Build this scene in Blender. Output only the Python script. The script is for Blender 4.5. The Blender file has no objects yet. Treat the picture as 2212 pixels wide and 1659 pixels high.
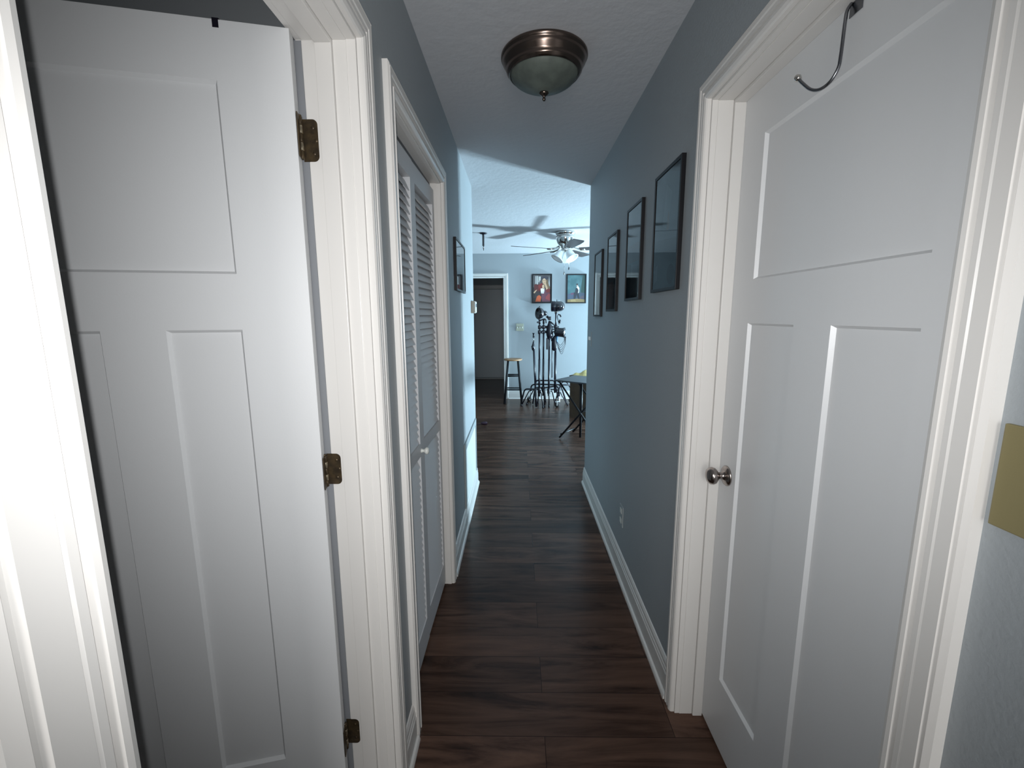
import bpy, bmesh, math, random
from mathutils import Vector, Matrix
random.seed(4)
S = bpy.context.scene
COL = S.collection
PI = math.pi

# ------------------------------------------------------------------ materials
def new_mat(name, color, rough=0.5, metal=0.0, spec=0.5, bump=None, var=None, trans=0.0, alpha=1.0, coat=0.0):
    m = bpy.data.materials.new(name); m.use_nodes = True
    nt = m.node_tree; b = nt.nodes['Principled BSDF']
    b.inputs['Base Color'].default_value = (*color, 1)
    b.inputs['Roughness'].default_value = rough
    b.inputs['Metallic'].default_value = metal
    b.inputs['Specular IOR Level'].default_value = spec
    b.inputs['Transmission Weight'].default_value = trans
    b.inputs['Coat Weight'].default_value = coat
    tc = nt.nodes.new('ShaderNodeTexCoord')
    if bump:
        scale, strength, dist = bump
        n = nt.nodes.new('ShaderNodeTexNoise'); n.inputs['Scale'].default_value = scale
        n.inputs['Detail'].default_value = 3
        nt.links.new(tc.outputs['Object'], n.inputs['Vector'])
        bp = nt.nodes.new('ShaderNodeBump'); bp.inputs['Strength'].default_value = strength
        bp.inputs['Distance'].default_value = dist
        nt.links.new(n.outputs['Fac'], bp.inputs['Height'])
        nt.links.new(bp.outputs['Normal'], b.inputs['Normal'])
    if var:
        scale, c2 = var
        n = nt.nodes.new('ShaderNodeTexNoise'); n.inputs['Scale'].default_value = scale
        n.inputs['Detail'].default_value = 5
        nt.links.new(tc.outputs['Object'], n.inputs['Vector'])
        r = nt.nodes.new('ShaderNodeValToRGB')
        r.color_ramp.elements[0].position = 0.38; r.color_ramp.elements[0].color = (*color, 1)
        r.color_ramp.elements[1].position = 0.64; r.color_ramp.elements[1].color = (*c2, 1)
        nt.links.new(n.outputs['Fac'], r.inputs['Fac'])
        nt.links.new(r.outputs['Color'], b.inputs['Base Color'])
    return m

def floor_mat():
    m = bpy.data.materials.new('wood_plank_floor'); m.use_nodes = True
    nt = m.node_tree; N = nt.nodes; L = nt.links; b = N['Principled BSDF']
    tc = N.new('ShaderNodeTexCoord')
    mp = N.new('ShaderNodeMapping'); mp.inputs['Location'].default_value = (0.68, -0.054, 0)
    L.new(tc.outputs['Object'], mp.inputs['Vector'])
    br = N.new('ShaderNodeTexBrick'); br.offset = 0.37; br.offset_frequency = 2
    br.inputs['Scale'].default_value = 1; br.inputs['Brick Width'].default_value = 1.22
    br.inputs['Row Height'].default_value = 0.178; br.inputs['Mortar Size'].default_value = 0.0012
    br.inputs['Mortar Smooth'].default_value = 0.1; br.inputs['Bias'].default_value = 0.0
    br.inputs['Color1'].default_value = (0, 0, 0, 1); br.inputs['Color2'].default_value = (1, 1, 1, 1)
    br.inputs['Mortar'].default_value = (0.5, 0.5, 0.5, 1)
    L.new(mp.outputs['Vector'], br.inputs['Vector'])
    # grain coordinates: stretched along x, shifted per plank
    sep = N.new('ShaderNodeSeparateXYZ'); L.new(tc.outputs['Object'], sep.inputs[0])
    mul = N.new('ShaderNodeMath'); mul.operation = 'MULTIPLY'; mul.inputs[1].default_value = 37.0
    L.new(br.outputs['Color'], mul.inputs[0])
    comb = N.new('ShaderNodeCombineXYZ')
    mx = N.new('ShaderNodeMath'); mx.operation = 'MULTIPLY'; mx.inputs[1].default_value = 1.5
    my = N.new('ShaderNodeMath'); my.operation = 'MULTIPLY'; my.inputs[1].default_value = 12.0
    L.new(sep.outputs['X'], mx.inputs[0]); L.new(sep.outputs['Y'], my.inputs[0])
    L.new(mx.outputs[0], comb.inputs[0]); L.new(my.outputs[0], comb.inputs[1]); L.new(mul.outputs[0], comb.inputs[2])
    n1 = N.new('ShaderNodeTexNoise'); n1.inputs['Scale'].default_value = 1.0; n1.inputs['Detail'].default_value = 8
    n1.inputs['Roughness'].default_value = 0.62; n1.inputs['Distortion'].default_value = 1.1
    L.new(comb.outputs[0], n1.inputs['Vector'])
    r = N.new('ShaderNodeValToRGB'); e = r.color_ramp.elements
    e[0].position = 0.30; e[0].color = (0.020, 0.011, 0.008, 1)
    e[1].position = 0.76; e[1].color = (0.130, 0.074, 0.052, 1)
    k = e.new(0.50); k.color = (0.074, 0.042, 0.030, 1)
    k = e.new(0.41); k.color = (0.046, 0.025, 0.018, 1)
    L.new(n1.outputs['Fac'], r.inputs['Fac'])
    # plank to plank tone
    hsv = N.new('ShaderNodeHueSaturation')
    mr = N.new('ShaderNodeMapRange'); mr.inputs['To Min'].default_value = 0.72; mr.inputs['To Max'].default_value = 1.3
    L.new(br.outputs['Color'], mr.inputs['Value']); L.new(mr.outputs[0], hsv.inputs['Value'])
    L.new(r.outputs['Color'], hsv.inputs['Color'])
    mix = N.new('ShaderNodeMix'); mix.data_type = 'RGBA'
    L.new(br.outputs['Fac'], mix.inputs['Factor']); L.new(hsv.outputs[0], mix.inputs['A'])
    mix.inputs['B'].default_value = (0.018, 0.010, 0.008, 1)
    L.new(mix.outputs['Result'], b.inputs['Base Color'])
    b.inputs['Roughness'].default_value = 0.27; b.inputs['Specular IOR Level'].default_value = 0.14
    bp = N.new('ShaderNodeBump'); bp.inputs['Strength'].default_value = 0.25; bp.inputs['Distance'].default_value = 0.002
    L.new(n1.outputs['Fac'], bp.inputs['Height']); L.new(bp.outputs['Normal'], b.inputs['Normal'])
    return m

M = dict(
    wall=new_mat('blue_grey_wall_paint', (0.303, 0.330, 0.346), 0.62, bump=(150, 0.35, 0.002)),
    ceil=new_mat('textured_ceiling_paint', (0.50, 0.51, 0.53), 0.85, bump=(26, 0.38, 0.006)),
    floor=floor_mat(),
    trim=new_mat('warm_white_trim_paint', (0.64, 0.625, 0.60), 0.33),
    door=new_mat('white_door_paint', (0.66, 0.67, 0.675), 0.38, bump=(220, 0.10, 0.001)),
    louver=new_mat('louver_door_paint', (0.56, 0.57, 0.585), 0.45),
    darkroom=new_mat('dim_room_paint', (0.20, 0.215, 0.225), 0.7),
    hinge=new_mat('aged_brass_hinge', (0.115, 0.082, 0.045), 0.42, 0.7, var=(60, (0.06, 0.045, 0.03))),
    pin=new_mat('worn_hinge_barrel', (0.42, 0.36, 0.26), 0.3, 0.9),
    nickel=new_mat('satin_nickel', (0.36, 0.32, 0.30), 0.22, 1.0),
    steel=new_mat('dark_steel_wire', (0.20, 0.205, 0.22), 0.25, 1.0),
    chrome=new_mat('polished_nickel', (0.62, 0.60, 0.57), 0.12, 1.0),
    bronze=new_mat('brushed_bronze_ring', (0.155, 0.120, 0.102), 0.22, 1.0),
    alabaster=new_mat('unlit_frosted_dome_glass', (0.085, 0.100, 0.088), 0.55, spec=0.3, var=(22, (0.115, 0.135, 0.118))),
    frost=new_mat('frosted_white_shade_glass', (0.86, 0.90, 0.92), 0.25),
    black=new_mat('black_satin_paint', (0.008, 0.008, 0.010), 0.5, spec=0.25),
    blackmetal=new_mat('black_stand_metal', (0.009, 0.008, 0.014), 0.32, 0.0, spec=0.4),
    gloss=new_mat('gloss_black_housing', (0.010, 0.010, 0.014), 0.10, coat=0.6),
    blade=new_mat('dark_walnut_blade', (0.035, 0.026, 0.026), 0.4),
    seat=new_mat('light_wood_seat', (0.36, 0.20, 0.10), 0.4, var=(25, (0.28, 0.15, 0.07))),
    plate=new_mat('white_plastic_plate', (0.72, 0.74, 0.70), 0.4),
    aged=new_mat('aged_cream_plate', (0.36, 0.37, 0.29), 0.4),
    ivory=new_mat('mustard_wall_plate', (0.21, 0.18, 0.085), 0.5, bump=(200, 0.1, 0.001)),
    painted=new_mat('wall_paint_on_plate', (0.30, 0.335, 0.345), 0.5),
    beige=new_mat('beige_plastic', (0.50, 0.46, 0.38), 0.5),
    white=new_mat('white_plastic', (0.82, 0.84, 0.84), 0.35),
    frame=new_mat('black_picture_frame', (0.006, 0.006, 0.008), 0.45, spec=0.25),
    tabletop=new_mat('slate_grey_tabletop', (0.035, 0.04, 0.046), 0.38),
    brown=new_mat('dark_brown_board', (0.046, 0.027, 0.013), 0.7, var=(14, (0.034, 0.019, 0.009))),
    mustard=new_mat('mustard_cloth', (0.42, 0.34, 0.14), 0.8, bump=(40, 0.4, 0.01)),
    purple=new_mat('dark_plug_plastic', (0.035, 0.012, 0.03), 0.5),
    shading=new_mat('grey_shade_strip', (0.20, 0.21, 0.225), 0.6),  # shade on the open door's jamb, put into a grey colour
    rubber=new_mat('dark_rubber', (0.02, 0.02, 0.02), 0.7),
    blue=new_mat('blue_cable_wrap', (0.03, 0.12, 0.22), 0.5),
)
def glass_mat():
    m = bpy.data.materials.new('picture_glazing'); m.use_nodes = True
    nt = m.node_tree; N = nt.nodes; L = nt.links
    for n in list(N): N.remove(n)
    out = N.new('ShaderNodeOutputMaterial'); mix = N.new('ShaderNodeMixShader')
    tr = N.new('ShaderNodeBsdfTransparent'); gl = N.new('ShaderNodeBsdfGlossy')
    gl.inputs['Roughness'].default_value = 0.02; fr = N.new('ShaderNodeFresnel'); fr.inputs['IOR'].default_value = 1.52
    L.new(fr.outputs[0], mix.inputs[0]); L.new(tr.outputs[0], mix.inputs[1]); L.new(gl.outputs[0], mix.inputs[2])
    L.new(mix.outputs[0], out.inputs[0]); return m
M['glass'] = glass_mat()
def window_glass():
    m = bpy.data.materials.new('clear_door_pane'); m.use_nodes = True
    nt = m.node_tree; N = nt.nodes; L = nt.links
    for n in list(N): N.remove(n)
    out = N.new('ShaderNodeOutputMaterial'); mix = N.new('ShaderNodeMixShader')
    tr = N.new('ShaderNodeBsdfTransparent'); gl = N.new('ShaderNodeBsdfGlossy')
    gl.inputs['Roughness'].default_value = 0.0; mix.inputs[0].default_value = 0.06
    L.new(tr.outputs[0], mix.inputs[1]); L.new(gl.outputs[0], mix.inputs[2])
    L.new(mix.outputs[0], out.inputs[0]); return m
M['pane'] = window_glass()
_pm = {}
def paint(c, rough=0.5):
    k = tuple(round(v, 3) for v in c)
    if k not in _pm: _pm[k] = new_mat('print_ink_%d' % len(_pm), c, rough)
    return _pm[k]

# ------------------------------------------------------------------ mesh helpers
def box(bm, x0, x1, y0, y1, z0, z1, mi=0, bev=0.0):
    if x0 > x1: x0, x1 = x1, x0
    if y0 > y1: y0, y1 = y1, y0
    if z0 > z1: z0, z1 = z1, z0
    vs = [bm.verts.new(p) for p in ((x0,y0,z0),(x1,y0,z0),(x1,y1,z0),(x0,y1,z0),(x0,y0,z1),(x1,y0,z1),(x1,y1,z1),(x0,y1,z1))]
    fs = [bm.faces.new([vs[i] for i in f]) for f in ((0,3,2,1),(4,5,6,7),(0,1,5,4),(1,2,6,5),(2,3,7,6),(3,0,4,7))]
    for f in fs: f.material_index = mi
    if bev > 0:
        es = set(e for f in fs for e in f.edges)
        r = bmesh.ops.bevel(bm, geom=list(es), offset=bev, segments=2, affect='EDGES', profile=0.6)
        for f in r['faces']: f.material_index = mi
    return vs

def frame_axes(d):
    d = d.normalized(); a = Vector((0,0,1)) if abs(d.z) < 0.9 else Vector((1,0,0))
    u = d.cross(a).normalized(); v = d.cross(u).normalized(); return u, v

def tube(bm, pts, r, seg=12, mi=0, cap=True):
    pts = [Vector(p) for p in pts]
    rr = r if isinstance(r, (list, tuple)) else [r]*len(pts)
    rings = []; u = None
    for i, p in enumerate(pts):
        if i == 0: d = pts[1]-pts[0]
        elif i == len(pts)-1: d = pts[-1]-pts[-2]
        else: d = (pts[i+1]-pts[i]).normalized() + (pts[i]-pts[i-1]).normalized()
        d.normalize()
        if u is None: u, v = frame_axes(d)
        else:
            u = (u - d*u.dot(d)).normalized(); v = d.cross(u).normalized()
        rings.append([bm.verts.new(p + (u*math.cos(2*PI*k/seg) + v*math.sin(2*PI*k/seg))*rr[i]) for k in range(seg)])
    for a, b in zip(rings, rings[1:]):
        for k in range(seg):
            f = bm.faces.new([a[k], a[(k+1)%seg], b[(k+1)%seg], b[k]]); f.material_index = mi; f.smooth = True
    if cap:
        for rg in (rings[0], rings[-1]):
            try:
                f = bm.faces.new(rg); f.material_index = mi
            except ValueError: pass

def lathe(bm, prof, origin=(0,0,0), axis=(0,0,1), seg=40, mi=0):
    """prof: list of (radius, height along axis)."""
    o = Vector(origin); ax = Vector(axis).normalized(); u, v = frame_axes(ax)
    rings = []
    for r, h in prof:
        if r < 1e-6: rings.append([bm.verts.new(o + ax*h)])
        else: rings.append([bm.verts.new(o + ax*h + (u*math.cos(2*PI*k/seg) + v*math.sin(2*PI*k/seg))*r) for k in range(seg)])
    for a, b in zip(rings, rings[1:]):
        for k in range(seg):
            k2 = (k+1) % seg
            if len(a) == 1 and len(b) == 1: continue
            if len(a) == 1: vs = [a[0], b[k], b[k2]]
            elif len(b) == 1: vs = [a[k], a[k2], b[0]]
            else: vs = [a[k], a[k2], b[k2], b[k]]
            f = bm.faces.new(vs); f.material_index = mi; f.smooth = True

def poly(bm, pts, mi=0):
    f = bm.faces.new([bm.verts.new(p) for p in pts]); f.material_index = mi; return f

def smooth_curve(pts, n=8):
    P = [Vector(p) for p in pts]; P = [2*P[0]-P[1]] + P + [2*P[-1]-P[-2]]; out = []
    for i in range(1, len(P)-2):
        a, b, c, d = P[i-1:i+3]
        for k in range(n):
            t = k/n
            out.append(0.5*((2*b)+(c-a)*t+(2*a-5*b+4*c-d)*t*t+(3*b-a-3*c+d)*t**3))
    out.append(P[-2]); return out

def rounded(pts, rad, n=6):
    """polyline with corners replaced by arcs"""
    P = [Vector(p) for p in pts]; out = [P[0]]
    for i in range(1, len(P)-1):
        a = (P[i-1]-P[i]); b = (P[i+1]-P[i]); r = min(rad, a.length*0.49, b.length*0.49)
        s = P[i]+a.normalized()*r; e = P[i]+b.normalized()*r
        for k in range(n+1):
            t = k/n; out.append(s*(1-t)**2 + P[i]*2*t*(1-t) + e*t*t)
    out.append(P[-1]); return out

def obj(name, bm, mats, parent=None, smooth=False, recalc=True):
    if recalc: bmesh.ops.recalc_face_normals(bm, faces=bm.faces)
    me = bpy.data.meshes.new(name); bm.to_mesh(me); bm.free()
    if not isinstance(mats, (list, tuple)): mats = [mats]
    for m in mats: me.materials.append(M[m] if isinstance(m, str) else m)
    o = bpy.data.objects.new(name, me); COL.objects.link(o)
    if parent:
        o.parent = parent
        # meshes are written in world coordinates: keep them there
        o.matrix_parent_inverse = parent.matrix_world.inverted()
    return o

def empty(name, loc):
    o = bpy.data.objects.new(name, None); COL.objects.link(o); o.location = loc; o.empty_display_size = 0.05
    o.matrix_world = Matrix.Translation(loc); return o

def tag(o, label, cat, group=None):
    o['label'] = label; o['category'] = cat
    if group: o['group'] = group
    return o

def struct(o, label=None):
    o['kind'] = 'structure'
    if label: o['label'] = label
    return o

# ------------------------------------------------------------------ room numbers
H = 1.448
XR, XL = 0.570, -0.364
WT = 0.136
YE = 3.61            # far end of the hallway
YB = 7.42            # back wall of the living room
ZC = 2.44
LX0, LX1 = -3.2, 4.3  # living room
YN = -2.6
D1a, D1b, D1h = 0.345, 1.082, 2.060      # left open door opening
C3a, C3b, C3h = 1.350, 2.165, 2.058      # louvered closet opening
D2a, D2b, D2h = 0.587, 1.395, 2.064      # right door opening
FDa, FDb, FDh = -0.90, -0.245, 2.045     # doorway in back wall

# floor and ceiling
bm = bmesh.new(); box(bm, LX0-0.2, LX1+0.2, YN-0.15, 10.2, -0.06, 0.0); struct(obj('floor', bm, 'floor'), 'dark brown wood plank floor running down the hallway')
bm = bmesh.new(); box(bm, LX0-0.2, LX1+0.2, YN-0.15, 10.2, ZC, ZC+0.06); struct(obj('ceiling', bm, 'ceil'), 'textured off white ceiling')

# walls
bm = bmesh.new()
xa, xb = XL-WT, XL
j = 0.019
box(bm, xa, xb, YN, D1a-j, 0, ZC); box(bm, xa, xb, D1a-j, D1b+j, D1h+j, ZC)
box(bm, xa, xb, D1b+j, C3a-j, 0, ZC); box(bm, xa, xb, C3a-j, C3b+j, C3h+j, ZC)
box(bm, xa, xb, C3b+j, YE, 0, ZC)
struct(obj('wall_left', bm, 'wall'), 'blue grey hallway wall with the open door and louvered closet')
bm = bmesh.new()
xa, xb = XR, XR+WT
box(bm, xa, xb, YN, D2a-j, 0, ZC); box(bm, xa, xb, D2a-j, D2b+j, D2h+j, ZC); box(bm, xa, xb, D2b+j, YE, 0, ZC)
struct(obj('wall_right', bm, 'wall'), 'blue grey hallway wall hung with four frames')
bm = bmesh.new(); box(bm, XL-WT, XR+WT, YN-0.12, YN, 0, ZC); struct(obj('wall_near', bm, 'wall'))
bm = bmesh.new()
box(bm, LX0, FDa-j, YB, YB+0.12, 0, ZC); box(bm, FDa-j, FDb+j, YB, YB+0.12, FDh+j, ZC); box(bm, FDb+j, LX1, YB, YB+0.12, 0, ZC)
struct(obj('wall_far', bm, 'wall'), 'pale blue lit far wall of the living room')
bm = bmesh.new(); box(bm, LX0, XL-WT, YE-0.12, YE, 0, ZC); struct(obj('wall_front_left', bm, 'wall'))
bm = bmesh.new(); box(bm, XR+WT, 2.40, YE-0.12, YE, 0, ZC); box(bm, 3.65, LX1, YE-0.12, YE, 0, ZC); box(bm, 2.40, 3.65, YE-0.12, YE, 0, 0.85); box(bm, 2.40, 3.65, YE-0.12, YE, 2.05, ZC)
struct(obj('wall_front_right', bm, 'wall'))
bm = bmesh.new(); box(bm, LX0-0.12, LX0, YE-0.12, YB+0.12, 0, ZC); struct(obj('wall_living_left', bm, 'wall'))
# living room window wall (right): a glazed patio door and a window, both outside the picture
GA, GB, GH = 6.20, 7.20, 2.03
WA, WB, WZ0, WZ1 = 2.40, 3.65, 0.85, 2.05   # window in the front wall, x range and heights
bm = bmesh.new()
x0, x1 = LX1, LX1+0.14
box(bm, x0, x1, YE-0.12, GA, 0, ZC); box(bm, x0, x1, GA, GB, GH, ZC); box(bm, x0, x1, GB, YB+0.12, 0, ZC)
struct(obj('wall_living_right', bm, 'wall'))
def glazing(name, y0, y1, z0, z1, nx, nz):
    bm = bmesh.new(); w = 0.05
    box(bm, x0+.03, x1-.03, y0, y0+w, z0, z1); box(bm, x0+.03, x1-.03, y1-w, y1, z0, z1)
    box(bm, x0+.03, x1-.03, y0+w, y1-w, z0, z0+w); box(bm, x0+.03, x1-.03, y0+w, y1-w, z1-w, z1)
    for i in range(1, nx):
        y = y0+w+(y1-y0-2*w)*i/nx; box(bm, x0+.05, x1-.05, y-.012, y+.012, z0+w, z1-w)
    for i in range(1, nz):
        z = z0+w+(z1-z0-2*w)*i/nz; box(bm, x0+.052, x1-.052, y0+w, y1-w, z-.012, z+.012)
    o = struct(obj(name, bm, 'trim'))
    bm = bmesh.new(); box(bm, x0+.068, x0+.072, y0+w*.5, y1-w*.5, z0+w*.5, z1-w*.5); obj('pane', bm, 'pane', o)
glazing('window_1', GA, GB, 0.0, GH, 2, 1)
bm = bmesh.new(); wf = 0.05; ya_, yb_ = YE-.095, YE-.025
box(bm, WA, WA+wf, ya_, yb_, WZ0, WZ1); box(bm, WB-wf, WB, ya_, yb_, WZ0, WZ1); box(bm, WA+wf, WB-wf, ya_, yb_, WZ0, WZ0+wf); box(bm, WA+wf, WB-wf, ya_, yb_, WZ1-wf, WZ1)
box(bm, (WA+WB)/2-.012, (WA+WB)/2+.012, ya_+.02, yb_-.02, WZ0+wf, WZ1-wf); box(bm, WA+wf, WB-wf, ya_+.022, yb_-.022, (WZ0+WZ1)/2-.012, (WZ0+WZ1)/2+.012)
win2 = struct(obj('window_2', bm, 'trim'))
bm = bmesh.new(); box(bm, WA+.03, WB-.03, YE-.062, YE-.058, WZ0+.03, WZ1-.03); obj('pane', bm, 'pane', win2)

# room behind the open left door, closet, far passage, room behind right door
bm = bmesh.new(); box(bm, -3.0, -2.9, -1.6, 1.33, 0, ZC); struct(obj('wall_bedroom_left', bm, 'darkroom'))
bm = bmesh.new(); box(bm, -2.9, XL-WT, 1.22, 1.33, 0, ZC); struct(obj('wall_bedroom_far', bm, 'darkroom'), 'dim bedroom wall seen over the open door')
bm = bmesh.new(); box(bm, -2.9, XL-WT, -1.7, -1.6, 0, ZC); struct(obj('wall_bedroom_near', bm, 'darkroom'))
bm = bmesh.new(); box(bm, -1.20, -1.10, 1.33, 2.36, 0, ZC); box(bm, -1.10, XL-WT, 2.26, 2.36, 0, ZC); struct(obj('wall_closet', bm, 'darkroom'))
bm = bmesh.new(); box(bm, -1.25, -1.15, YB+0.12, 9.9, 0, ZC); box(bm, 0.15, 0.25, YB+0.12, 9.9, 0, ZC); struct(obj('wall_passage', bm, 'wall'))
bm = bmesh.new(); box(bm, -1.15, 0.15, 9.84, 9.96, 0, ZC); struct(obj('wall_passage_far', bm, 'wall'))
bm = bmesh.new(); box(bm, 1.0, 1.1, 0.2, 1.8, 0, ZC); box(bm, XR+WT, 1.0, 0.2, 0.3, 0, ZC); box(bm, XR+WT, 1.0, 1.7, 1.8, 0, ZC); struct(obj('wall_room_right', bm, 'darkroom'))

# ------------------------------------------------------------------ trim
PROF = [(0,0),(0,.011),(.003,.015),(.010,.018),(.017,.018),(.0206,.0025),(.0242,.0025),(.0255,.017),(.034,.0175),(.0365,.0155),(.039,.0185),(.054,.0195),(.0555,.014),(.0575,.014),(.059,.0185),(.065,.015),(.065,0)]
def casing(name, xw, nx, y0, y1, zt, w0=.065, w1=.065, wh=.065, label=None, mat='trim'):
    """three sided door casing mitred at the head, on a wall x = xw facing nx"""
    bm = bmesh.new(); rows = []
    for u, t in PROF:
        a, b, c = [u if u <= .04 else .04+(u-.04)/.025*(w_-.04) for w_ in (w0, w1, wh)]
        x = xw + nx*t
        rows.append([bm.verts.new(p) for p in ((x,y0-a,0),(x,y0-a,zt+c),(x,y1+b,zt+c),(x,y1+b,0))])
    for r, s in zip(rows, rows[1:]):
        for k in range(3): bm.faces.new([r[k], r[k+1], s[k+1], s[k]])
    bm.faces.new([r[0] for r in rows]); bm.faces.new([r[3] for r in rows])
    return struct(obj(name, bm, mat), label)
def casing_y(name, yw, ny, xa, xb, zt, label=None, w=.075):
    bm = bmesh.new(); rows = []
    for u, t in PROF:
        a = u/.065*w; y = yw + ny*t
        rows.append([bm.verts.new(p) for p in ((xa-a,y,0),(xa-a,y,zt+a),(xb+a,y,zt+a),(xb+a,y,0))])
    for r, s in zip(rows, rows[1:]):
        for k in range(3): bm.faces.new([r[k], r[k+1], s[k+1], s[k]])
    bm.faces.new([r[0] for r in rows]); bm.faces.new([r[3] for r in rows])
    return struct(obj(name, bm, 'trim'), label)
casing('trim_1', XL, 1, D1a-.006, D1b+.006, D1h+.006, w0=.0925, w1=.062, label='white casing around the open door at left')
casing('trim_2', XL, 1, C3a-.004, C3b+.004, C3h+.004, w0=.062, w1=.060, label='white casing around the louvered closet')
casing('trim_3', XR, -1, D2a-.004, D2b+.006, D2h+.006, w0=.075, w1=.052, wh=.055, label='white casing around the closed door at right')
casing_y('trim_4', YB, -1, FDa, FDb, FDh, 'white casing around the dark doorway in the far wall')
# jambs with door stops
def jamb(name, xh, xd, ya, yb, zh, stop0, stop1, sd=.011, seams=(), label=None):
    bm = bmesh.new()
    box(bm, xh, xd, yb, yb+.018, 0, zh+.018); box(bm, xh, xd, ya-.018, ya, 0, zh+.018); box(bm, xh, xd, ya, yb, zh, zh+.018)
    if stop0 is not None:
        box(bm, stop0, stop1, yb-sd, yb, 0, zh-sd, bev=.0015); box(bm, stop0, stop1, ya, ya+sd, 0, zh-sd, bev=.0015)
        box(bm, stop0, stop1, ya, yb, zh-sd, zh, bev=.0015)
    for s0, s1 in seams:
        box(bm, s0, s1, yb-.0022, yb, 0, zh-.002, bev=.0009); box(bm, s0, s1, ya+.0, yb, zh-.0022, zh, bev=.0009)
    return struct(obj(name, bm, 'trim'), label)
jamb('trim_5', XL-.0005, XL-WT, D1a, D1b, D1h, -0.416, -0.454, seams=((-.3855,-.4155),(-.4545,-.4855)), label='white jamb of the open door with three brass hinges')
jamb('trim_6', XL-.0005, XL-WT+.02, C3a, C3b, C3h, None, None, seams=((-.367,-.384),), label='white jamb of the louvered closet')
jamb('trim_7', XR+.0005, XR+WT, D2a, D2b, D2h, XR+.062, XR+.095, seams=((XR+.017, XR+.061),), label='white jamb of the closed door at right')
bm = bmesh.new()
box(bm, FDb, FDb+.018, YB-.001, YB+.12, 0, FDh+.018); box(bm, FDa-.018, FDa, YB-.001, YB+.12, 0, FDh+.018); box(bm, FDa, FDb, YB-.001, YB+.12, FDh, FDh+.018)
struct(obj('trim_8', bm, 'trim'))
bm = bmesh.new(); box(bm, -.4868, -.5035, D1b-.0016, D1b+.001, 0.0, D1h-.002); struct(obj('shade_strip', bm, 'shading'), 'grey strip painted as shade beside the hinges of the open door')  # added strip, its grey stands in for shade on the jamb
# closet head track
bm = bmesh.new(); box(bm, -.415, -.44, C3a, C3b, C3h-.022, C3h); struct(obj('trim_9', bm, 'blackmetal'))

# baseboards with shoe moulding : profile (t out from wall, z)
BP = [(0,0),(.024,0),(.0235,.008),(.020,.016),(.0135,.021),(.0135,.092),(.0105,.098),(.0115,.108),(.0085,.114),(.0085,.126),(.0035,.138),(0,.140)]
def base_x(name, xw, nx, ya, yb, label=None):
    bm = bmesh.new(); a = [bm.verts.new((xw+nx*t, ya, z)) for t, z in BP]; b = [bm.verts.new((xw+nx*t, yb, z)) for t, z in BP]
    for k in range(len(BP)-1): bm.faces.new([a[k], a[k+1], b[k+1], b[k]])
    bm.faces.new(a); bm.faces.new(b); return struct(obj(name, bm, 'trim'), label)
def base_y(name, yw, ny, xa, xb, label=None, h=1.0):
    bm = bmesh.new(); a = [bm.verts.new((xa, yw+ny*t, z*h)) for t, z in BP]; b = [bm.verts.new((xb, yw+ny*t, z*h)) for t, z in BP]
    for k in range(len(BP)-1): bm.faces.new([a[k], a[k+1], b[k+1], b[k]])
    bm.faces.new(a); bm.faces.new(b); return struct(obj(name, bm, 'trim'), label)
base_x('baseboard_right', XR, -1, D2b+.0585, YE+.003, 'white baseboard along the right hallway wall')
base_x('baseboard_left', XL, 1, C3b+.0645, YE+.003, 'white baseboard past the closet')
base_x('baseboard_left_between', XL, 1, D1b+.068, C3a-.066, 'short white baseboard between open door and closet')
base_x('baseboard_left_near', XL, 1, YN, D1a-.0985)
base_x('baseboard_right_near', XR, -1, YN, D2a-.079)
base_y('baseboard_far', YB, -1, FDb+.076, LX1, 'white baseboard behind the light stands')
base_y('baseboard_far_left', YB, -1, LX0, FDa-.076)
base_y('baseboard_front_left', YE, 1, LX0, XL-.026)
base_y('baseboard_front_right', YE, 1, XR+.026, LX1)

# ------------------------------------------------------------------ doors
def panel_slab(bm, W, Ht, T, panels, to_world, depth=.009, slope=.006, gap=.0):
    """slab with recessed panels on its front; local u along width, v up, w depth (0 front, T back)"""
    us = sorted(set([0, W] + [p[0] for p in panels] + [p[1] for p in panels]))
    vs = sorted(set([0, Ht] + [p[2] for p in panels] + [p[3] for p in panels]))
    def inside(u, v): return any(p[0] < u < p[1] and p[2] < v < p[3] for p in panels)
    def q(pts): bm.faces.new([bm.verts.new(to_world(*p)) for p in pts])
    for a, b in zip(us, us[1:]):
        for c, d in zip(vs, vs[1:]):
            if not inside((a+b)/2, (c+d)/2): q([(a,c,0),(b,c,0),(b,d,0),(a,d,0)])
    for a, b, c, d in panels:
        s = slope; e = depth
        i = [(a+s,c+s,e),(b-s,c+s,e),(b-s,d-s,e),(a+s,d-s,e)]; o = [(a,c,0),(b,c,0),(b,d,0),(a,d,0)]
        q(i)
        for k in range(4): q([o[k], o[(k+1)%4], i[(k+1)%4], i[k]])
    q([(0,0,T),(W,0,T),(W,Ht,T),(0,Ht,T)]); q([(0,0,0),(W,0,0),(W,0,T),(0,0,T)]); q([(0,Ht,0),(W,Ht,0),(W,Ht,T),(0,Ht,T)])
    q([(0,0,0),(0,Ht,0),(0,Ht,T),(0,0,T)]); q([(W,0,0),(W,Ht,0),(W,Ht,T),(W,0,T)])
    bmesh.ops.remove_doubles(bm, verts=bm.verts, dist=1e-5)

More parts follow.
